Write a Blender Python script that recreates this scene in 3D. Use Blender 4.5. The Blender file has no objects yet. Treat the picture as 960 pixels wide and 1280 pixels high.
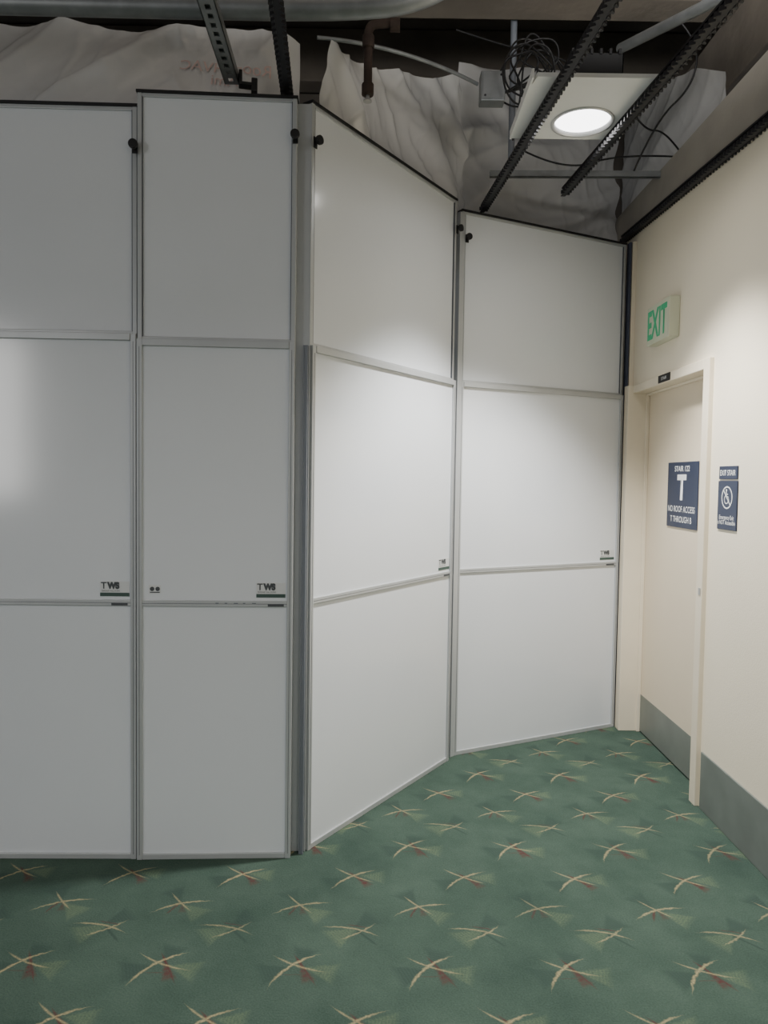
import bpy, math, random
from mathutils import Vector, Matrix, noise
from mathutils.bvhtree import BVHTree
random.seed(7)
S=bpy.context.scene
COL=bpy.context.collection
def lin(c):
    r=[]
    for v in c:
        v/=255.0
        r.append(v/12.92 if v<=.04045 else ((v+.055)/1.055)**2.4)
    return (r[0],r[1],r[2],1)
# ---------------------------------------------------------------- materials
def mat(name,rgb,rough=.5,metal=0,var=.06,scale=6,bump=0,bscale=200,emit=0,spec=.5,stretch=(1,1,1)):
    m=bpy.data.materials.new(name); m.use_nodes=True
    nt=m.node_tree; b=nt.nodes['Principled BSDF']
    c=lin(rgb)
    tc=nt.nodes.new('ShaderNodeTexCoord'); mp=nt.nodes.new('ShaderNodeMapping'); mp.inputs['Scale'].default_value=stretch
    nt.links.new(tc.outputs['Object'],mp.inputs[0])
    n=nt.nodes.new('ShaderNodeTexNoise'); n.inputs['Scale'].default_value=scale; n.inputs['Detail'].default_value=4
    nt.links.new(mp.outputs[0],n.inputs['Vector'])
    cr=nt.nodes.new('ShaderNodeValToRGB')
    cr.color_ramp.elements[0].position=.3; cr.color_ramp.elements[1].position=.7
    cr.color_ramp.elements[0].color=[v*(1-var) for v in c[:3]]+[1]
    cr.color_ramp.elements[1].color=[min(1,v*(1+var)) for v in c[:3]]+[1]
    nt.links.new(n.outputs['Fac'],cr.inputs[0]); nt.links.new(cr.outputs[0],b.inputs['Base Color'])
    b.inputs['Roughness'].default_value=rough; b.inputs['Metallic'].default_value=metal
    b.inputs['Specular IOR Level'].default_value=spec
    if bump:
        n2=nt.nodes.new('ShaderNodeTexNoise'); n2.inputs['Scale'].default_value=bscale; n2.inputs['Detail'].default_value=3
        nt.links.new(mp.outputs[0],n2.inputs['Vector'])
        bp=nt.nodes.new('ShaderNodeBump'); bp.inputs['Strength'].default_value=bump; bp.inputs['Distance'].default_value=.01
        nt.links.new(n2.outputs['Fac'],bp.inputs['Height']); nt.links.new(bp.outputs[0],b.inputs['Normal'])
    if emit:
        b.inputs['Emission Color'].default_value=c; b.inputs['Emission Strength'].default_value=emit
    return m
M_panel=mat('panel_white',(221,225,230),.15,0,.012,2,spec=.55)
M_alu=mat('aluminium',(184,187,189),.38,.25,.05,5,stretch=(1,1,.1))
M_aludark=mat('aluminium_dark',(124,129,137),.5,.3,.06,5)
M_joint=mat('joint_shadow',(92,96,102),.5,.3,.06,5)
M_black=mat('black_plastic',(16,16,18),.5,0,.1)
M_blackmetal=mat('black_metal',(17,17,23),.5,.2,.15,40)
M_wall=mat('wall_paint',(237,227,205),.55,0,.02,1.5,bump=.08,bscale=160)
M_wallgrey=mat('wall_grey',(158,152,142),.8,0,.10,4,bump=.15,bscale=60)
M_door=mat('door_paint',(222,208,184),.5,0,.02,2)
M_frame=mat('frame_paint',(228,217,195),.45,0,.03,6)
M_base=mat('rubber_base',(112,119,114),.5,0,.10,7)
M_kick=mat('kick_plate',(126,131,125),.45,.2,.09,6)
M_navy=mat('sign_navy',(36,46,70),.45,0,.05)
M_white=mat('sign_white',(235,236,236),.5,0,.02)
M_greybox=mat('sign_housing',(204,206,182),.4,0,.02)
M_green=mat('exit_green',(44,140,98),.5,0,.02,emit=.32)
M_stgreen=mat('sticker_green',(62,84,78),.5,0,.02)
M_stgrey=mat('sticker_grey',(72,76,80),.5,0,.02)
M_stlite=mat('sticker_light',(212,214,215),.4,0,.02)
M_galv=mat('galvanised',(128,131,132),.42,.4,.15,14,stretch=(1,1,1))
M_rust=mat('rusty_pipe',(60,47,40),.7,.2,.3,20,bump=.3,bscale=60)
M_conc=mat('concrete',(108,101,92),.9,0,.22,3,bump=.4,bscale=20)
M_concd=mat('concrete_dark',(90,84,77),.9,0,.3,2.5,bump=.4,bscale=20)
M_tile=mat('ceiling_tile',(222,222,218),.7,0,.02)
M_lens=mat('lamp_lens',(255,255,255),.4,0,0,emit=6)
M_trimring=mat('lamp_ring',(205,205,205),.3,.3,.02)
M_navyseal=mat('foam_seal',(66,70,84),.8,0,.1)
M_redprint=mat('faded_print',(200,174,168),.5,0,.1)
M_metal=mat('satin_metal',(190,190,188),.3,.8,.03)

def sheet_mat():
    m=mat('plastic_sheeting',(238,237,235),.17,0,.04,2,bump=.0,spec=1.0)
    nt=m.node_tree; b=nt.nodes['Principled BSDF']
    tc=nt.nodes.new('ShaderNodeTexCoord'); mp=nt.nodes.new('ShaderNodeMapping'); mp.inputs['Scale'].default_value=(1,1,.5); mp.inputs['Rotation'].default_value=(.3,.7,.2)
    nt.links.new(tc.outputs['Object'],mp.inputs[0])
    n=nt.nodes.new('ShaderNodeTexNoise'); n.noise_type='RIDGED_MULTIFRACTAL'
    n.inputs['Scale'].default_value=4.5; n.inputs['Detail'].default_value=4; n.inputs['Distortion'].default_value=.5
    nt.links.new(mp.outputs[0],n.inputs['Vector'])
    bp=nt.nodes.new('ShaderNodeBump'); bp.inputs['Strength'].default_value=.38; bp.inputs['Distance'].default_value=.012
    nt.links.new(n.outputs['Fac'],bp.inputs['Height']); nt.links.new(bp.outputs[0],b.inputs['Normal'])
    tr=nt.nodes.new('ShaderNodeBsdfTranslucent'); tr.inputs[0].default_value=(.9,.9,.89,1)
    tp=nt.nodes.new('ShaderNodeBsdfTransparent')
    m1=nt.nodes.new('ShaderNodeMixShader'); m1.inputs[0].default_value=.30
    m2=nt.nodes.new('ShaderNodeMixShader'); m2.inputs[0].default_value=.16
    nt.links.new(b.outputs[0],m1.inputs[1]); nt.links.new(tr.outputs[0],m1.inputs[2])
    nt.links.new(m1.outputs[0],m2.inputs[1]); nt.links.new(tp.outputs[0],m2.inputs[2])
    nt.links.new(m2.outputs[0],nt.nodes['Material Output'].inputs[0])
    return m
M_sheet=sheet_mat()

# carpet -----------------------------------------------------------
def carpet_mat():
    m=bpy.data.materials.new('carpet_patterned'); m.use_nodes=True
    nt=m.node_tree; N=nt.nodes; L=nt.links; b=N['Principled BSDF']
    def inp(s,v):
        if isinstance(v,(int,float)): s.default_value=v
        else: L.new(v,s)
    def mth(op,a,bb=None,c=None):
        n=N.new('ShaderNodeMath'); n.operation=op
        inp(n.inputs[0],a)
        if bb is not None: inp(n.inputs[1],bb)
        if c is not None: inp(n.inputs[2],c)
        return n.outputs[0]
    tc=N.new('ShaderNodeTexCoord'); sx=N.new('ShaderNodeSeparateXYZ')
    nz=N.new('ShaderNodeTexNoise'); nz.inputs['Scale'].default_value=60; nz.inputs['Detail'].default_value=1
    L.new(tc.outputs['Object'],nz.inputs['Vector'])
    L.new(tc.outputs['Object'],sx.inputs[0])
    wob=mth('MULTIPLY',mth('SUBTRACT',nz.outputs['Fac'],.5),.009)
    X=mth('ADD',sx.outputs[0],wob); Y=mth('SUBTRACT',sx.outputs[1],wob)
    U=mth('ADD',X,mth('MULTIPLY',mth('SUBTRACT',Y,2.165),.055))
    PX,PY=.417,.737
    def cell(u0,v0):
        lu=mth('MULTIPLY',mth('SUBTRACT',mth('FRACT',mth('ADD',mth('DIVIDE',mth('SUBTRACT',U,u0),PX),20.5)),.5),PX)
        lv=mth('MULTIPLY',mth('SUBTRACT',mth('FRACT',mth('ADD',mth('DIVIDE',mth('SUBTRACT',Y,v0),PY),20.5)),.5),PY)
        return lu,lv
    def stroke(lu,lv,cx,cy,ang,L2,w,k,sharp=170):
        c,s=math.cos(math.radians(ang)),math.sin(math.radians(ang))
        du=mth('SUBTRACT',lu,cx); dv=mth('SUBTRACT',lv,cy)
        a=mth('ADD',mth('MULTIPLY',du,c),mth('MULTIPLY',dv,s))
        bb=mth('SUBTRACT',mth('MULTIPLY',dv,c),mth('MULTIPLY',du,s))
        bb=mth('ABSOLUTE',mth('SUBTRACT',bb,mth('MULTIPLY',mth('MULTIPLY',a,a),k)))
        t=mth('SUBTRACT',1,mth('DIVIDE',mth('ABSOLUTE',a),L2))
        ww=mth('MULTIPLY',mth('MINIMUM',mth('MULTIPLY',t,2.0),1),w)
        d=mth('MULTIPLY',mth('SUBTRACT',ww,bb),sharp)
        n=N.new('ShaderNodeClamp'); L.new(d,n.inputs[0]); return n.outputs[0]
    def wedge(lu,lv,ax,ay,ang,L_,hw,lines=620,am=.85):
        c,s=math.cos(math.radians(ang)),math.sin(math.radians(ang))
        du=mth('SUBTRACT',lu,ax); dv=mth('SUBTRACT',lv,ay)
        a=mth('ADD',mth('MULTIPLY',du,c),mth('MULTIPLY',dv,s))
        bb=mth('ABSOLUTE',mth('SUBTRACT',mth('MULTIPLY',dv,c),mth('MULTIPLY',du,s)))
        e1=mth('MULTIPLY',mth('SUBTRACT',mth('MULTIPLY',a,hw/L_),bb),90)
        e2=mth('MULTIPLY',mth('SUBTRACT',L_,a),40)
        e=mth('MINIMUM',mth('MAXIMUM',mth('MINIMUM',e1,e2),0),1)
        st=mth('ADD',.80,mth('MULTIPLY',mth('SINE',mth('MULTIPLY',a,lines)),.20))
        return mth('MULTIPLY',mth('MULTIPLY',e,st),am)
    cream=[];red=[];lg=[];dk=[]
    cells=[(.161,2.165,0),(.342,2.35,1),(.161,2.488,2),(.342,2.674,3)]
    for u0,v0,k in cells:
        lu,lv=cell(u0,v0)
        if k==0:
            cream+=[stroke(lu,lv,-.014,.0,46,.120,.0070,-2.1),stroke(lu,lv,.012,.004,-24,.105,.0054,1.4)]
            red+=[wedge(lu,lv,.005,.045,-68,.125,.026,300,1),stroke(lu,lv,.034,-.012,-62,.09,.0070,0),stroke(lu,lv,.0,-.035,4,.04,.0035,0)]
            lg+=[wedge(lu,lv,.02,.0,-15,.12,.055)]; dk+=[wedge(lu,lv,.0,.0,200,.12,.06),wedge(lu,lv,.01,.0,75,.10,.05)]
        if k==1:
            cream+=[stroke(lu,lv,0,.010,-14,.11,.0056,-2.0),stroke(lu,lv,.022,-.012,36,.085,.0052,1.4)]
            lg+=[wedge(lu,lv,.03,.02,215,.13,.06)]; dk+=[stroke(lu,lv,.045,-.035,-50,.07,.007,0),wedge(lu,lv,.0,.01,40,.11,.055)]
            red+=[stroke(lu,lv,.02,.022,-12,.05,.0045,0)]
        if k==2:
            cream+=[stroke(lu,lv,0,0,20,.12,.0060,-1.9),stroke(lu,lv,-.005,.006,-50,.08,.0052,.8)]
            red+=[stroke(lu,lv,-.022,-.030,66,.045,.006,0),wedge(lu,lv,.0,.02,-80,.08,.018,300,.8)]
            lg+=[wedge(lu,lv,.0,.0,-40,.12,.055)]; dk+=[wedge(lu,lv,.0,.0,120,.11,.055)]
        if k==3:
            cream+=[stroke(lu,lv,-.003,0,38,.12,.0066,-1.9),stroke(lu,lv,.006,.008,-34,.10,.0054,1.1)]
            red+=[wedge(lu,lv,.0,.035,-56,.12,.024,300,1),stroke(lu,lv,.026,-.010,-52,.075,.0065,0)]
            dk+=[wedge(lu,lv,.0,.0,210,.12,.06)]; lg+=[wedge(lu,lv,.02,.01,-5,.11,.05)]
    def mx(l):
        o=l[0]
        for x in l[1:]: o=mth('MAXIMUM',o,x)
        return o
    big=N.new('ShaderNodeTexNoise'); big.inputs['Scale'].default_value=3.0; big.inputs['Detail'].default_value=8; big.inputs['Roughness'].default_value=.65
    L.new(tc.outputs['Object'],big.inputs['Vector'])
    fin=N.new('ShaderNodeTexNoise'); fin.inputs['Scale'].default_value=180; fin.inputs['Detail'].default_value=3
    L.new(tc.outputs['Object'],fin.inputs['Vector'])
    cr=N.new('ShaderNodeValToRGB'); cr.color_ramp.elements[0].position=.34; cr.color_ramp.elements[1].position=.68
    cr.color_ramp.elements[0].color=lin((54,72,64)); cr.color_ramp.elements[1].color=lin((80,98,87))
    L.new(mth('ADD',mth('MULTIPLY',big.outputs['Fac'],.6),mth('MULTIPLY',fin.outputs['Fac'],.4)),cr.inputs[0])
    cur=cr.outputs[0]
    brk=mth('MULTIPLY',mth('ADD',mth('MULTIPLY',fin.outputs['Fac'],1.6),.02),mth('ADD',mth('MULTIPLY',big.outputs['Fac'],1.5),.25))
    for mask,colr,f in ((mx(lg),(104,118,92),.60),(mx(dk),(42,58,56),.60),(mx(red),(88,46,46),.85),(mx(cream),(172,158,120),.78)):
        mi=N.new('ShaderNodeMix'); mi.data_type='RGBA'
        ff=mth('MINIMUM',mth('MULTIPLY',mth('MULTIPLY',mask,f),brk),1)
        L.new(ff,mi.inputs[0]); L.new(cur,mi.inputs[6]); mi.inputs[7].default_value=lin(colr); cur=mi.outputs[2]
    L.new(cur,b.inputs['Base Color']); b.inputs['Roughness'].default_value=.95; b.inputs['Specular IOR Level'].default_value=.12
    bp=N.new('ShaderNodeBump'); bp.inputs['Strength'].default_value=.6; bp.inputs['Distance'].default_value=.005
    L.new(fin.outputs['Fac'],bp.inputs['Height']); L.new(bp.outputs[0],b.inputs['Normal'])
    return m
M_carpet=carpet_mat()

# ---------------------------------------------------------------- helpers
def boxgeo(V,F,x0,x1,y0,y1,z0,z1):
    i=len(V)
    V+=[(x0,y0,z0),(x1,y0,z0),(x1,y1,z0),(x0,y1,z0),(x0,y0,z1),(x1,y0,z1),(x1,y1,z1),(x0,y1,z1)]
    F+=[(i,i+3,i+2,i+1),(i+4,i+5,i+6,i+7),(i,i+1,i+5,i+4),(i+1,i+2,i+6,i+5),(i+2,i+3,i+7,i+6),(i+3,i,i+4,i+7)]
def finish(name,me,m,parent=None,loc=(0,0,0),rot=(0,0,0),bevel=0,smooth=False):
    o=bpy.data.objects.new(name,me); COL.objects.link(o)
    if m and not me.materials: me.materials.append(m)
    o.location=loc; o.rotation_euler=rot
    if parent: o.parent=parent
    if bevel:
        b=o.modifiers.new('bevel','BEVEL'); b.width=bevel; b.segments=2; b.limit_method='ANGLE'
    if smooth:
        for p in me.polygons: p.use_smooth=True
    return o
def boxes(name,lst,m,**k):
    V=[];F=[]
    for b in lst: boxgeo(V,F,*b)
    me=bpy.data.meshes.new(name); me.from_pydata(V,[],F); me.update()
    return finish(name,me,m,**k)
def poly(name,V,F,m,**k):
    me=bpy.data.meshes.new(name); me.from_pydata(V,[],F); me.update(); return finish(name,me,m,**k)
def cylgeo(V,F,c,axis,r,h,n=28):
    i=len(V)
    for e in (0,h):
        for a in range(n):
            t=2*math.pi*a/n; p=[0,0,0]; p[axis]=e; p[(axis+1)%3]=r*math.cos(t); p[(axis+2)%3]=r*math.sin(t)
            V.append((c[0]+p[0],c[1]+p[1],c[2]+p[2]))
    F.append(tuple(range(i+n-1,i-1,-1)) if h>0 else tuple(range(i,i+n)))
    F.append(tuple(range(i+n,i+2*n)) if h>0 else tuple(range(i+2*n-1,i+n-1,-1)))
    for a in range(n):
        b2=(a+1)%n
        q=(i+a,i+b2,i+n+b2,i+n+a)
        F.append(q if h>0 else q[::-1])
def cyls(name,lst,m,**k):
    V=[];F=[]
    for c in lst: cylgeo(V,F,*c)
    return poly(name,V,F,m,**k)
def tube(name,pts,r,m,parent=None,res=6,loc=(0,0,0)):
    cu=bpy.data.curves.new(name,'CURVE'); cu.dimensions='3D'; cu.bevel_depth=r; cu.bevel_resolution=res; cu.use_fill_caps=True
    sp=cu.splines.new('NURBS'); sp.points.add(len(pts)-1)
    for i,p in enumerate(pts): sp.points[i].co=(*p,1)
    sp.use_endpoint_u=True; sp.order_u=3; sp.resolution_u=10
    t=bpy.data.objects.new('tmp',cu); COL.objects.link(t)
    bpy.context.view_layer.update()
    me=bpy.data.meshes.new_from_object(t.evaluated_get(bpy.context.evaluated_depsgraph_get()))
    bpy.data.objects.remove(t); bpy.data.curves.remove(cu)
    me.name=name
    return finish(name,me,m,parent=parent,loc=loc,smooth=True)
def empty(name,loc,rz=0):
    o=bpy.data.objects.new(name,None); COL.objects.link(o); o.location=loc; o.rotation_euler=(0,0,rz); o.empty_display_size=.1; return o
def text(name,body,parent,cx,cz,w,h,m,y=-.001,mirror=False,bold=0.0,rot=0):
    cu=bpy.data.curves.new(name,'FONT'); cu.body=body; cu.align_x='CENTER'; cu.offset=bold; cu.size=1; cu.space_line=.85
    t=bpy.data.objects.new('tmp',cu); COL.objects.link(t); bpy.context.view_layer.update()
    me=bpy.data.meshes.new_from_object(t.evaluated_get(bpy.context.evaluated_depsgraph_get()))
    bpy.data.objects.remove(t); bpy.data.curves.remove(cu)
    xs=[v.co.x for v in me.vertices]; ys=[v.co.y for v in me.vertices]
    x0,x1,y0,y1=min(xs),max(xs),min(ys),max(ys)
    for v in me.vertices:
        a=((v.co.x-x0)/(x1-x0)-.5)*w; b=((v.co.y-y0)/(y1-y0)-.5)*h
        if mirror: a=-a
        c,s=math.cos(rot),math.sin(rot); a,b=a*c-b*s,a*s+b*c
        v.co=(cx+a,y,cz+b)
    me.materials.clear(); me.name=name
    return finish(name,me,m,parent=parent)
def tag(o,label,cat,group=None):
    o["label"]=label; o["category"]=cat
    if group: o["group"]=group
    return o
def struct(o,label=None):
    o["kind"]="structure"
    if label: o["label"]=label
    return o

# ---------------------------------------------------------------- camera
f,pi_,ro=909.4,.0459,.0148
fw=Vector((0,math.cos(pi_),-math.sin(pi_))); r0=Vector((1,0,0)); u0=r0.cross(fw)
rr=math.cos(ro)*r0+math.sin(ro)*u0; uu=-math.sin(ro)*r0+math.cos(ro)*u0
cam=bpy.data.cameras.new('camera'); co=bpy.data.objects.new('camera',cam); COL.objects.link(co)
co.matrix_world=Matrix(((rr.x,uu.x,-fw.x,0),(rr.y,uu.y,-fw.y,0),(rr.z,uu.z,-fw.z,1.5),(0,0,0,1)))
cam.sensor_fit='VERTICAL'; cam.sensor_height=36; cam.lens=f/1280*36; cam.clip_start=.05
S.camera=co

# ---------------------------------------------------------------- shell
WX=1.484
fl=boxes('floor',[(-4.6,1.75,-3.2,5.1,-.05,0)],M_carpet); struct(fl,"green carpet with crossed cream stroke motifs")
w=boxes('wall_right',[(WX,WX+.2,-3.2,3.335,0,3.2),(WX,WX+.2,4.40,5.1,0,3.2),(WX,WX+.2,3.335,4.40,2.06,3.2)],M_wall); struct(w,"cream painted wall")
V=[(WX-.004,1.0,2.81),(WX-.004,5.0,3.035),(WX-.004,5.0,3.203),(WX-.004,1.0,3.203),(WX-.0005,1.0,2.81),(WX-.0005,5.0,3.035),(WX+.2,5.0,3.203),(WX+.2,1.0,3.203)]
w=poly('wall_upper',V,[(0,1,2,3),(3,2,6,7),(0,4,5,1)],M_wallgrey); struct(w,"grey band of wall above the ceiling line")  # thin grey facing over the wall above the rail, darker than the paint below
w=boxes('wall_back',[(-4.6,2.4,5.1,5.2,0,4.45)],M_concd); struct(w,"dark unfinished wall of the ceiling void")
w=boxes('ceiling',[(-4.6,2.4,-3.2,5.2,4.45,4.55)],M_concd); struct(w,"dark concrete slab above the open grid")
w=boxes('baseboard_right',[(WX-.008,WX,-3.2,3.30,0,.265)],M_base,bevel=.003); struct(w,"tall grey rubber base")
w=boxes('wall_service',[(2.3,2.4,-3.2,5.1,3.2,4.45)],M_concd); struct(w,"dark wall above the ceiling line")
w=boxes('trim_1',[(1.458,WX-.001,4.398,4.44,2.075,2.93)],M_frame); struct(w,"cream filler strip at the wall corner")

# door
D=empty('door_1',(WX,4.33,0),-math.pi/2); struct(D,"cream steel door in a cream frame with grey kick plate")
boxes('leaf',[(0.0,.95,.076,.12,.008,2.022)],M_door,parent=D)
boxes('door_frame',[(-.07,0,-.05,.14,0,2.072),(.950,1.012,-.022,.14,0,2.072),(0,.950,-.022,.14,2.024,2.072),(0,.012,.055,.076,0,2.022),(0,.948,.055,.076,2.010,2.024)],M_frame,parent=D,bevel=.003)
boxes('kick_plate',[(.003,.945,.073,.0765,.01,.228)],M_kick,parent=D)
boxes('strike_plate',[(.980,1.002,-.025,-.0215,.985,1.018)],M_metal,parent=D,bevel=.001)

# ---------------------------------------------------------------- partition
def knob(parent,x,z):
    cyls('clamp_knob',[((x,-.002,z),1,.007,-.026,16),((x,-.016,z),1,.0175,-.015,20)],M_black,parent=parent,bevel=.003)
    boxes('clamp_bracket',[(x-.010,x+.010,-.004,.0,z-.026,z+.016)],M_black,parent=parent,bevel=.001)
SEAM1=2.02; SEAM2=1.010
def bay(p0,p1,top,s1,label,knobs,sticker):
    dx,dy=p1[0]-p0[0],p1[1]-p0[1]; W=math.hypot(dx,dy); rz=math.atan2(dy,dx)
    E=empty('partition_panel',(p0[0],p0[1],0),rz); tag(E,label,"partition panel","white partition bays")
    t=.021
    boxes('lower_frame',[(0,t,0,.045,0,s1),(W-t,W,0,.045,0,s1),
        (t,W-t,.002,.04,0,.022),(t,W-t,.002,.04,SEAM2-.014,SEAM2+.010),(t,W-t,-.003,.04,s1-.026,s1)],M_alu,parent=E,bevel=.002)
    boxes('frame_joint_line',[(t*.46,t*.54,-.0007,.01,.02,s1-.03),(W-t*.54,W-t*.46,-.0007,.01,.02,s1-.03),(t,W-t,.0013,.01,SEAM2-.0030,SEAM2-.0015)],M_joint,parent=E)
    boxes('lower_infill',[(t,W-t,.010,.03,.022,SEAM2-.014)],M_panel,parent=E)
    boxes('middle_infill',[(t,W-t,.010,.03,SEAM2+.010,s1-.026)],M_panel,parent=E)
    o=.014
    boxes('upper_frame',[(0,t*.8,o,.055,s1,top),(W-t*.8,W,o,.055,s1,top),(t*.8,W-t*.8,o+.002,.05,s1-.005,s1+.012),(t*.8,W-t*.8,o+.002,.05,top-.014,top)],M_alu,parent=E,bevel=.002)
    boxes('upper_infill',[(t*.8,W-t*.8,o+.009,.04,s1+.012,top-.014)],M_panel,parent=E)
    boxes('upper_joint_line',[(t*.8,t*.8+.0025,o+.001,.03,s1+.01,top-.012),(W-t*.8-.0025,W-t*.8,o+.001,.03,s1+.01,top-.012)],M_joint,parent=E)
    boxes('top_seal',[(-.004,W+.004,o-.004,.06,top,top+.010)],M_black,parent=E,bevel=.001)
    for kx,kz in knobs: knob(E,kx if kx>=0 else W+kx,kz)
    sx,sz=sticker
    z0=SEAM2+.022
    sw,sh=.112,.058
    boxes('maker_sticker',[(sx,sx+sw,.0088,.010,z0,z0+sh)],M_stlite,parent=E)
    boxes('sticker_band',[(sx,sx+sw,.0080,.0089,z0,z0+.014)],M_stgreen,parent=E)
    text('sticker_lettering',"T",E,sx+.014,z0+.042,.022,.026,M_stgrey,y=.0080,bold=.02)
    text('sticker_lettering',"WS",E,sx+.050,z0+.042,.048,.028,M_stgrey,y=.0080,bold=.085)
    text('sticker_small_print',"TEMPORARY WALL SYSTEMS",E,sx+.040,z0+.021,.070,.006,M_stgrey,y=.0080)
    boxes('seam_tag',[(sx+.045,sx+sw-.005,.0012,.0021,SEAM2-.012,SEAM2-.003)],M_stgrey,parent=E)
    return E,W
P1=(-2.14,2.748);A=(-.948,2.776);B=(-.944,2.770);C=(-.350,2.800)
Dp=(-.286,2.858);Ep=(.366,3.823);F_=(.396,3.888);G=(1.430,4.400)
b1,W1=bay(P1,A,2.878,2.034,"white partition panel in grey aluminium frame, facing straight on",[(-.002,2.725)],(1.192-.021-.118,0))
b2,W2=bay(B,C,2.928,2.015,"narrow white partition panel in grey frame between wider bays",[(-.004,2.78)],(.455,0))
b3,W3=bay(Dp,Ep,2.94,2.016,"white partition panel angled away, black top edge, grey frame",[(0.0,2.79),(-.02,2.79)],(1.03,0))
b4,W4=bay(F_,G,2.915,2.021,"white partition panel meeting the cream wall beside the door",[(.022,2.775)],(1.01,0))
boxes('icon_sticker',[(.045,.090,.0088,.010,1.045,1.078)],M_stlite,parent=b2)
for xx in (.057,.078): cyls('icon_disc',[((xx,.0088,1.063),1,.0085,-.0008,20)],M_stgrey,parent=b2)
boxes('icon_caption',[(.049,.086,.0080,.0089,1.048,1.052)],M_stgrey,parent=b2)
boxes('seam_scuff',[(.30+i*.035,.30+i*.035+random.uniform(.008,.02),.0,.0021,SEAM2-.002,SEAM2+.002) for i in range(5)],M_aludark,parent=b2)

def post(x,y,wd,dp,z1,m,label,rz=0):
    o=boxes('corner_post',[(-wd/2,wd/2,-dp/2,dp/2,0,z1),(-wd/2-.002,-wd/2+.003,-dp/2-.003,dp/2,0,z1),(wd/2-.003,wd/2+.002,-dp/2-.003,dp/2,0,z1)],m,loc=(x,y,0),rot=(0,0,rz),bevel=.0015)
    tag(o,label,"post","partition corner posts")
post(-.327,2.868,.056,.024,2.93,M_alu,"slim grey aluminium post filling the angled partition corner")
post(-.312,2.842,.014,.020,2.01,M_aludark,"dark grey strip standing in for the shaded gap in the partition corner")  # no real post: dark colour stands in for the shade in the open gap
post(.383,3.893,.040,.028,2.90,M_alu,"grey aluminium post joining two angled partition bays",.7)
sl=boxes('foam_seal',[(1.440,1.456,4.405,4.45,0.0,2.93),(1.444,1.454,4.399,4.41,2.08,2.93)],M_navyseal,bevel=.004); tag(sl,"dark blue foam strip sealing panel edge to wall","seal strip")

# ---------------------------------------------------------------- signs
R=-math.pi/2
E=empty('exit_sign',(WX,4.035,2.243),R); tag(E,"white box exit sign with green lettering on cream wall","exit sign")
boxes('housing',[(0,.31,-.056,-.0005,0,.205)],M_greybox,parent=E,bevel=.004)
boxes('face_plate',[(.008,.302,-.058,-.0562,.008,.197)],M_greybox,parent=E,bevel=.001)
text('lettering',"EXIT",E,.154,.103,.27,.155,M_green,y=-.0592,bold=.028)
E=empty('door_sign',(WX+.0755,3.995,1.265),R); tag(E,"navy stair sign with large white T on cream door","sign")
boxes('plate',[(0,.385,-.006,-.0003,0,.345)],M_navy,parent=E,bevel=.002)
text('lettering',"STAIR 122",E,.19,.310,.19,.029,M_white,y=-.0068,bold=.008)
text('letter',"T",E,.19,.212,.115,.135,M_white,y=-.0068,bold=.04)
text('lettering',"NO ROOF ACCESS",E,.19,.098,.34,.032,M_white,y=-.0068,bold=.004)
text('lettering',"T THROUGH B",E,.19,.044,.27,.032,M_white,y=-.0068,bold=.004)
E=empty('stair_plate',(WX-.022,3.93,2.030),R); tag(E,"small black nameplate on the door frame header","sign")
boxes('plate',[(0,.16,-.003,-.0003,0,.040)],M_black,parent=E)
text('lettering',"STAIR",E,.08,.020,.07,.016,M_white,y=-.0036)
E=empty('wall_sign',(WX,3.225,1.300),R); tag(E,"navy exit stair sign, round barred wheelchair symbol, cream wall","sign")
boxes('plate',[(0,.175,-.006,-.0003,0,.212)],M_navy,parent=E,bevel=.002)
boxes('header_plate',[(0.004,.171,-.006,-.0003,.219,.276)],M_navy,parent=E,bevel=.002)
text('lettering',"EXIT STAIR",E,.0875,.247,.14,.024,M_white,y=-.0068,bold=.006)
text('lettering',"Emergency Exit\nis NOT Accessible",E,.0875,.043,.160,.040,M_white,y=-.0068,bold=.004)
V=[];Fc=[]
def ring(cx,cz,r1,r2,y,a0=0,a1=360,n=40):
    i=len(V)
    for k in range(n+1):
        t=math.radians(a0+(a1-a0)*k/n)
        V.append((cx+r1*math.cos(t),y,cz+r1*math.sin(t))); V.append((cx+r2*math.cos(t),y,cz+r2*math.sin(t)))
    for k in range(n): j=i+2*k; Fc.append((j,j+1,j+3,j+2))
def bar(x0,z0,x1,z1,w_,y):
    d=Vector((x1-x0,z1-z0)).normalized(); n=Vector((-d.y,d.x))*w_/2; i=len(V)
    for (a,b_,s) in ((x0,z0,1),(x1,z1,1),(x1,z1,-1),(x0,z0,-1)): V.append((a+n.x*s,y,b_+n.y*s))
    Fc.append((i,i+1,i+2,i+3))
cx,cz,y=.0875,.140,-.0068
ring(cx,cz,.043,.049,y); bar(cx-.031,cz+.031,cx+.031,cz-.031,.006,y-.0002)
ring(cx-.004,cz-.008,.016,.020,y,120,400); ring(cx-.006,cz+.031,0,.006,y)
bar(cx-.006,cz+.026,cx-.004,cz+.002,.006,y); bar(cx-.004,cz+.004,cx+.012,cz+.003,.005,y); bar(cx-.005,cz+.015,cx+.010,cz+.014,.004,y); bar(cx+.012,cz+.003,cx+.019,cz-.016,.005,y)
poly('barred_wheelchair_symbol',V,Fc,M_white,parent=E)

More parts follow.
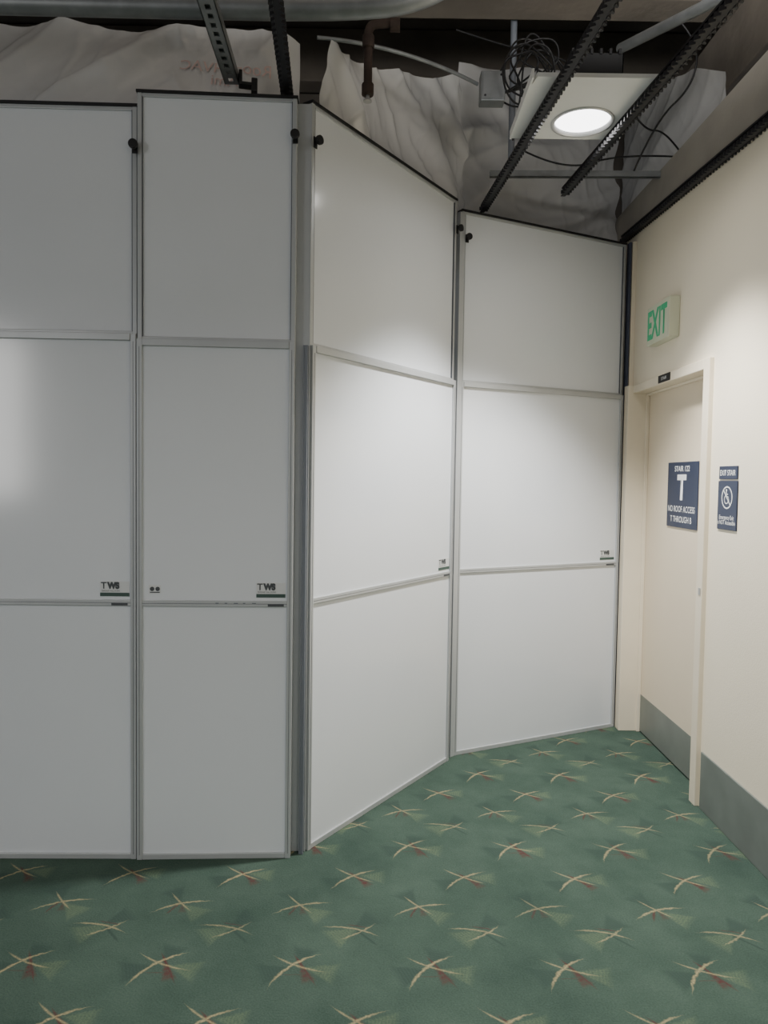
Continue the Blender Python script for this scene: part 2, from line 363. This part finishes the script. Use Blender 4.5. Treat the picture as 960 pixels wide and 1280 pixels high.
# ---------------------------------------------------------------- ceiling rails
def rail(p0,p1,label):
    p0=Vector(p0);p1=Vector(p1); d=p1-p0; Ln=d.length; rz=math.atan2(d.y,d.x); ry=-math.asin(d.z/Ln)
    lst=[(0,Ln,-.012,.012,0,.003),(0,Ln,-.002,.002,.003,.042),(0,Ln,-.007,.007,.036,.045)]
    V=[];F=[]
    for b in lst: boxgeo(V,F,*b)
    n=int(Ln/.030)
    for i in range(n):
        x=i*.030
        for sg in (1,-1):
            xo=x+(.012 if sg<0 else 0); j=len(V)
            V+=[(xo,sg*.010,-.003),(xo+.018,sg*.010,-.003),(xo+.020,sg*.024,-.003),(xo+.012,sg*.024,-.003),
                (xo,sg*.010,.010),(xo+.018,sg*.010,.010),(xo+.020,sg*.024,.014),(xo+.012,sg*.024,.014)]
            F+=[(j,j+1,j+2,j+3),(j+7,j+6,j+5,j+4),(j,j+4,j+5,j+1),(j+1,j+5,j+6,j+2),(j+2,j+6,j+7,j+3),(j+3,j+7,j+4,j)]
        boxgeo(V,F,x+.004,x+.016,-.010,.010,.016,.028)
    o=poly('ceiling_rail',V,F,M_blackmetal,loc=p0,rot=(0,ry,rz)); tag(o,label,"ceiling rail","black ceiling grid rails")
    return o
rail((.690,2.05,2.95),(.508,4.02,2.95),"black notched ceiling rail passing under the lamp tile")
rail((1.055,2.05,2.95),(.888,3.78,2.95),"black notched ceiling rail with a free cut end")
rail((-.335,2.0,2.96),(-.400,2.93,2.96),"short black notched ceiling rail above the partition")
rail((WX-.030,2.0,2.835),(WX-.030,4.60,2.985),"black notched edge rail fixed along the cream wall")

def strut(name,p0,p1,wd,label,hole=True,m=M_galv):
    p0=Vector(p0);p1=Vector(p1); d=p1-p0; Ln=d.length; rz=math.atan2(d.y,d.x); ry=-math.asin(d.z/Ln)
    lst=[(0,Ln,-wd/2,-wd/2+.003,0,.035),(0,Ln,wd/2-.003,wd/2,0,.035)]
    e=.34*wd
    if hole:
        lst+=[(0,Ln,-wd/2,-wd/2+e,0,.003),(0,Ln,wd/2-e,wd/2,0,.003)]
        n=int(Ln/.048)
        for i in range(n+1):
            lst.append((i*.048,min(Ln,i*.048+.022),-wd/2+e,wd/2-e,0,.003))
        lst.append((0,Ln,-wd/2+.004,wd/2-.004,.030,.033))
    else: lst.append((0,Ln,-wd/2,wd/2,0,.003))
    o=boxes(name,lst,m,loc=p0,rot=(0,ry,rz)); tag(o,label,"strut channel"); return o
strut('strut_channel',(-.575,1.95,3.01),(-.610,2.88,3.01),.056,"galvanised perforated strut channel above the partition")
o=boxes('beam_clamp',[(-.035,.035,-.02,.02,0,.012),(-.035,-.022,-.02,.02,.012,.055),(.012,.035,-.02,.02,-.02,.03)],M_black,loc=(-.545,2.86,2.99),rot=(0,0,.2),bevel=.003); tag(o,"black clamp at the end of the strut channel","clamp")
strut('strut_channel',(.55,4.05,3.15),(1.479,4.05,3.16),.022,"thin galvanised strut spanning behind the corner bay",False)
strut('strut_channel',(.30,2.62,3.205),(1.65,2.62,3.205),.03,"galvanised strut running across above the rails",False)

# ---------------------------------------------------------------- lamp
Lm=empty('ceiling_lamp',(.768,3.01,2.995)); tag(Lm,"square white ceiling tile with bright round recessed downlight","ceiling lamp")
V=[];Fc=[]
cxl,cyl_,rr_=.034,.09,.122
n=48; hx,hy=.235,.245
for zz in (0,.016):
    for k in range(n):
        t=2*math.pi*k/n+1e-4; c_,s_=math.cos(t),math.sin(t)
        V.append((cxl+rr_*c_,cyl_+rr_*s_,zz))
        tx=((hx if c_>0 else -hx)-cxl)/c_ ; ty=((hy if s_>0 else -hy)-cyl_)/s_
        q=min(tx,ty); V.append((cxl+q*c_,cyl_+q*s_,zz))
def idx(l,k,j): return l*2*n+(k%n)*2+j
for k in range(n):
    Fc.append((idx(0,k,0),idx(0,k+1,0),idx(0,k+1,1),idx(0,k,1)))
    Fc.append((idx(1,k,0),idx(1,k,1),idx(1,k+1,1),idx(1,k+1,0)))
    Fc.append((idx(0,k,1),idx(0,k+1,1),idx(1,k+1,1),idx(1,k,1)))
    Fc.append((idx(0,k,0),idx(1,k,0),idx(1,k+1,0),idx(0,k+1,0)))
poly('ceiling_tile',V,Fc,M_tile,parent=Lm)
V=[];Fc=[]
for (r_,z_) in ((.128,-.001),(.128,-.006),(.116,-.006),(.112,.012)):
    for k in range(48):
        t=2*math.pi*k/48; V.append((cxl+r_*math.cos(t),cyl_+r_*math.sin(t),z_))
for l in range(3):
    for k in range(48):
        a=l*48+k;b_=l*48+(k+1)%48; Fc.append((a,b_,b_+48,a+48))
poly('trim_ring',V,Fc,M_trimring,parent=Lm,smooth=True)
cyls('lens',[((cxl,cyl_,.010),2,.113,.004,48)],M_lens,parent=Lm)
cyls('housing_can',[((cxl,cyl_,.017),2,.12,.13,32)],M_galv,parent=Lm)
lst=[(-.09,.10,-.225,-.13,.017,.03),(-.09,.10,-.225,-.22,.017,.10),(-.09,.10,-.135,-.13,.017,.10),(-.09,-.085,-.225,-.13,.017,.10),(.095,.10,-.225,-.13,.017,.10)]
lst+=[(-.095+i*.035,-.085+i*.035,-.23,-.125,.095,.115) for i in range(6)]
lst+=[(-.09,.10,-.215,-.14,.085,.092)]
boxes('driver_box',lst,M_black,parent=Lm,bevel=.001)
boxes('side_flange',[(-.243,-.235,-.245,.245,-.004,.03)],M_tile,parent=Lm)

# ---------------------------------------------------------------- pipes etc.
o=tube('pipe',[(-2.2,2.65,3.165),(-1.2,2.65,3.155),(-.45,2.65,3.15),(-.15,2.65,3.155),(.05,2.66,3.18),(.22,2.67,3.26),(.32,2.68,3.45),(.33,2.68,4.42)],.036,M_galv); tag(o,"thick galvanised conduit bending upward near the slab","pipe")
o=tube('pipe',[(-.6,2.95,3.52),(.3,2.95,3.51),(1.2,2.95,3.48)],.014,M_galv); tag(o,"thin grey conduit running across the ceiling void","pipe")
Sp=empty('sprinkler_pipe',(-.09,2.98,3.04)); tag(Sp,"rusty brown sprinkler drop pipe with elbow","sprinkler pipe")
tube('drop_pipe',[(0,0,0),(0,0,.20),(.0,0,.25),(.03,0,.27),(.12,.02,.28)],.017,M_rust,parent=Sp)
for c in (((0,0,-.012),2,.024,.045,16),((0,0,.17),2,.024,.05,16),((.085,.015,.272),0,.026,.04,16)): cyls('fitting',[c],M_rust,parent=Sp,bevel=.003)
cyls('sprinkler_head',[((0,0,-.03),2,.008,.03,12),((0,0,-.036),2,.017,.006,16)],M_metal,parent=Sp)
o=tube('conduit',[(-.30,3.04,3.285),(.05,3.14,3.32),(.394,3.37,3.285)],.008,M_galv); tag(o,"thin conduit leading into the junction box","conduit")
J=empty('junction_box',(.405,3.34,3.20)); tag(J,"grey electrical junction box with a tangle of dark cables","junction box")
boxes('body',[(0,.11,0,.07,0,.13)],M_galv,parent=J,bevel=.004)
boxes('cover',[(.008,.102,-.004,0,.008,.122)],M_galv,parent=J,bevel=.001)
for c in (.02,.02),(.09,.11): cyls('cover_screw',[((c[0],-.004,c[1]),1,.005,-.002,10)],M_blackmetal,parent=J)
def loopy(cx,cy,cz,rx,rz,turns,seed,tail):
    rg=random.Random(seed); p=[(.50,3.36,3.24)]; n_=int(turns*7)
    for i in range(n_):
        t=2*math.pi*i/7; q=1+.35*rg.uniform(-1,1)
        p.append((cx+rx*q*math.cos(t),cy+rg.uniform(-.03,.03),cz+rz*q*math.sin(t)))
    return [(a-.40,b-3.34,c-3.20) for a,b,c in p+tail]
for pts in [loopy(.64,3.30,3.31,.13,.14,1.8,1,[(.80,3.25,3.18)]),loopy(.60,3.26,3.28,.11,.12,1.5,2,[(.56,3.25,3.12),(.55,3.35,3.03)]),
    loopy(.67,3.36,3.32,.15,.11,1.6,3,[(.95,3.40,3.25)]),loopy(.57,3.22,3.24,.08,.14,1.4,4,[(.70,3.15,3.12)]),loopy(.60,3.40,3.36,.13,.15,1.3,5,[(.52,3.45,3.5),(.3,3.5,3.6)])]:
    tube('cable',pts,.0042,M_black,parent=J,res=3)
for pts,l in [([(1.25,3.3,3.55),(1.36,3.3,3.45),(1.36,3.35,3.28),(1.25,3.5,3.2),(1.22,3.7,3.05)],"loose dark cable looping down above the edge rail"),
    ([(.66,3.9,3.25),(.9,3.85,3.10),(1.2,3.9,3.22),(1.50,3.9,3.21)],"loose dark cable sagging in front of the plastic sheeting"),
    ([(1.16,3.6,3.30),(1.25,3.65,3.22),(1.40,3.8,3.30),(1.50,3.85,3.22)],"loose dark cable draped over the wall top")]:
    o=tube('cable',pts,.0045,M_black,res=3); tag(o,l,"cable")
o=tube('pipe',[(.60,3.66,3.02),(.60,3.66,3.3),(.60,3.66,4.42)],.016,M_aludark); tag(o,"grey vertical pipe behind the lamp","pipe")
o=tube('pipe',[(1.25,2.75,3.30),(1.12,3.1,3.38),(1.05,3.42,3.48)],.022,M_galv); tag(o,"grey flexible conduit rising over the rails","pipe")
for (x0,x1,y0,y1,z0,z1,m,l) in [(-4.5,2.3,4.90,5.05,4.1,4.44,M_conc,"brown concrete beam crossing the ceiling void"),
    (-4.5,2.3,3.45,3.62,3.72,4.44,M_conc,"brown concrete joist under the slab"),
    (1.62,1.9,-2.0,4.4,3.40,3.75,M_conc,"concrete beam running above the cream wall")]:
    o=boxes('beam',[(x0,x1,y0,y1,z0,z1)],m,bevel=.008); tag(o,l,"beam")

# ---------------------------------------------------------------- plastic sheeting
def rdg(x,y,s): 
    n_=noise.noise(Vector((x,y,s))); return 1/(1+(n_*6.0)**2)
def sheet(name,path,zb,zt,label,nu=280,nv=84,amp=.05,seed=0,lean=.1,edge=.04,shear=.8):
    pts=[Vector((*p,0)) for p in path]; seg=[(pts[i+1]-pts[i]).length for i in range(len(pts)-1)]; T=sum(seg)
    V=[];F=[]
    for i in range(nu+1):
        s=T*i/nu; S0=s; k=0
        while k<len(seg)-1 and s>seg[k]: s-=seg[k];k+=1
        tt=s/seg[k]; p=pts[k].lerp(pts[k+1],tt)
        d=(pts[-1]-pts[0]).normalized(); nrm=Vector((-d.y,d.x,0))
        b0=zb[k]+(zb[k+1]-zb[k])*tt; t0=zt[k]+(zt[k+1]-zt[k])*tt
        t0+=edge*noise.noise(Vector((S0*2.0,seed,1)))
        for j in range(nv+1):
            v=j/nv; z=b0+(t0-b0)*v
            wx=.2*noise.noise(Vector((S0*1.0,z*1.0,seed+2))); wz=.2*noise.noise(Vector((S0*1.0,z*1.0,seed+7)))
            X_=S0+wx; Z_=z+wz; A_=X_+Z_*shear; B_=-X_*shear+Z_
            a=amp*(1.0*noise.noise(Vector((X_*1.2,Z_*1.4,seed)))-.48*rdg(A_*.6,B_*2.0,seed)-.17*rdg(A_*1.4,B_*4.6,seed+3)-.07*rdg(A_*5.5,B_*3.5,seed+5)-.03*rdg(X_*10,Z_*10,seed+9))
            pp=p+nrm*(lean*v*v+a+.03); V.append((pp.x,pp.y,z))
    for i in range(nu):
        for j in range(nv):
            a=i*(nv+1)+j; F.append((a,a+nv+1,a+nv+2,a+1))
    o=poly(name,V,F,M_sheet,smooth=True); tag(o,label,"plastic sheeting"); return o,V,F
s1,SV,SF=sheet('plastic_sheet',[(-2.3,2.94),(-1.0,2.96),(-.52,2.98),(-.37,3.03)],[2.6]*4,[3.44,3.29,3.32,3.27],"wrinkled translucent plastic sheeting behind the front partition bays",amp=.13,lean=.10)
s2,_,_=sheet('plastic_sheet',[(-.33,3.10),(-.09,3.44),(.20,3.90),(.34,4.12)],[2.6]*4,[3.28,3.40,3.58,3.75],"draped translucent plastic sheeting behind the angled bay",seed=5,amp=.13,lean=.02,shear=-.9)
s3,_,_=sheet('plastic_sheet',[(.37,4.24),(.80,4.46),(1.2,4.66),(1.47,4.78)],[2.6]*4,[3.85,3.98,4.05,4.05],"crumpled translucent plastic sheeting above the corner bay",seed=11,amp=.14,lean=.03,shear=.5)
s4,_,_=sheet('plastic_sheet',[(1.545,4.95),(1.545,4.4),(1.545,3.8),(1.545,3.45)],[3.205]*4,[4.05,3.85,3.6,3.40],"grey translucent plastic sheeting draped over the wall top",seed=17,amp=.05,lean=-.02,shear=.5)
bvh=BVHTree.FromPolygons(SV,SF)
tx=text('sheet_print',"Room HVAC\nAmi",s1,-.66,3.10,.36,.10,M_redprint,y=2.5,mirror=True,rot=-.05)
for v in tx.data.vertices:
    h=bvh.ray_cast(Vector((v.co.x,2.4,v.co.z)),Vector((0,1,0)))
    if h[0]: v.co.y=h[0].y-.006
    else: v.co.y=2.96

# ---------------------------------------------------------------- lights
def area(name,loc,size,power,col,spread=180,rot=(0,0,0),shape='DISK',size_y=None):
    l=bpy.data.lights.new(name,'AREA'); l.shape=shape; l.size=size; l.energy=power; l.color=col; l.spread=math.radians(spread)
    if size_y: l.shape='RECTANGLE'; l.size_y=size_y
    o=bpy.data.objects.new(name,l); COL.objects.link(o); o.location=loc; o.rotation_euler=rot; return o
l=bpy.data.lights.new('lamp_light','SPOT'); l.energy=345; l.spot_size=math.radians(97); l.spot_blend=.6; l.shadow_soft_size=.07; l.color=(1,.985,.955)
o=bpy.data.objects.new('lamp_light',l); COL.objects.link(o); o.location=(.802,3.10,2.93)
area('lamp_glow',(.802,3.10,2.985),.2,3,(1,.97,.93),170)
area('room_light',(.9,.3,2.93),.3,22,(1,.97,.91),150)
area('room_light',(-2.1,.25,2.93),.2,14,(1,.98,.96),150)
area('room_light',(-.2,-1.8,2.93),.6,39,(1,.985,.96),160)
area('hall_light',(-3.85,-2.3,2.1),.4,13,(1,.98,.95),120,rot=(math.radians(90),0,math.radians(-35)),size_y=1.7)
area('void_fill',(-.4,1.5,3.05),1.2,62,(1,.98,.95),160,rot=(math.radians(180),0,0))  # added fill with no fixture, aimed up to brighten the ceiling void
area('void_fill',(.9,1.9,3.12),.6,42,(1,.98,.96),160,rot=(math.radians(165),0,0))  # second added fill, lifts the plastic sheeting on the right
wd=bpy.data.worlds.new('world'); S.world=wd; wd.use_nodes=True
wd.node_tree.nodes['Background'].inputs[0].default_value=(.93,.96,1,1); wd.node_tree.nodes['Background'].inputs[1].default_value=.30
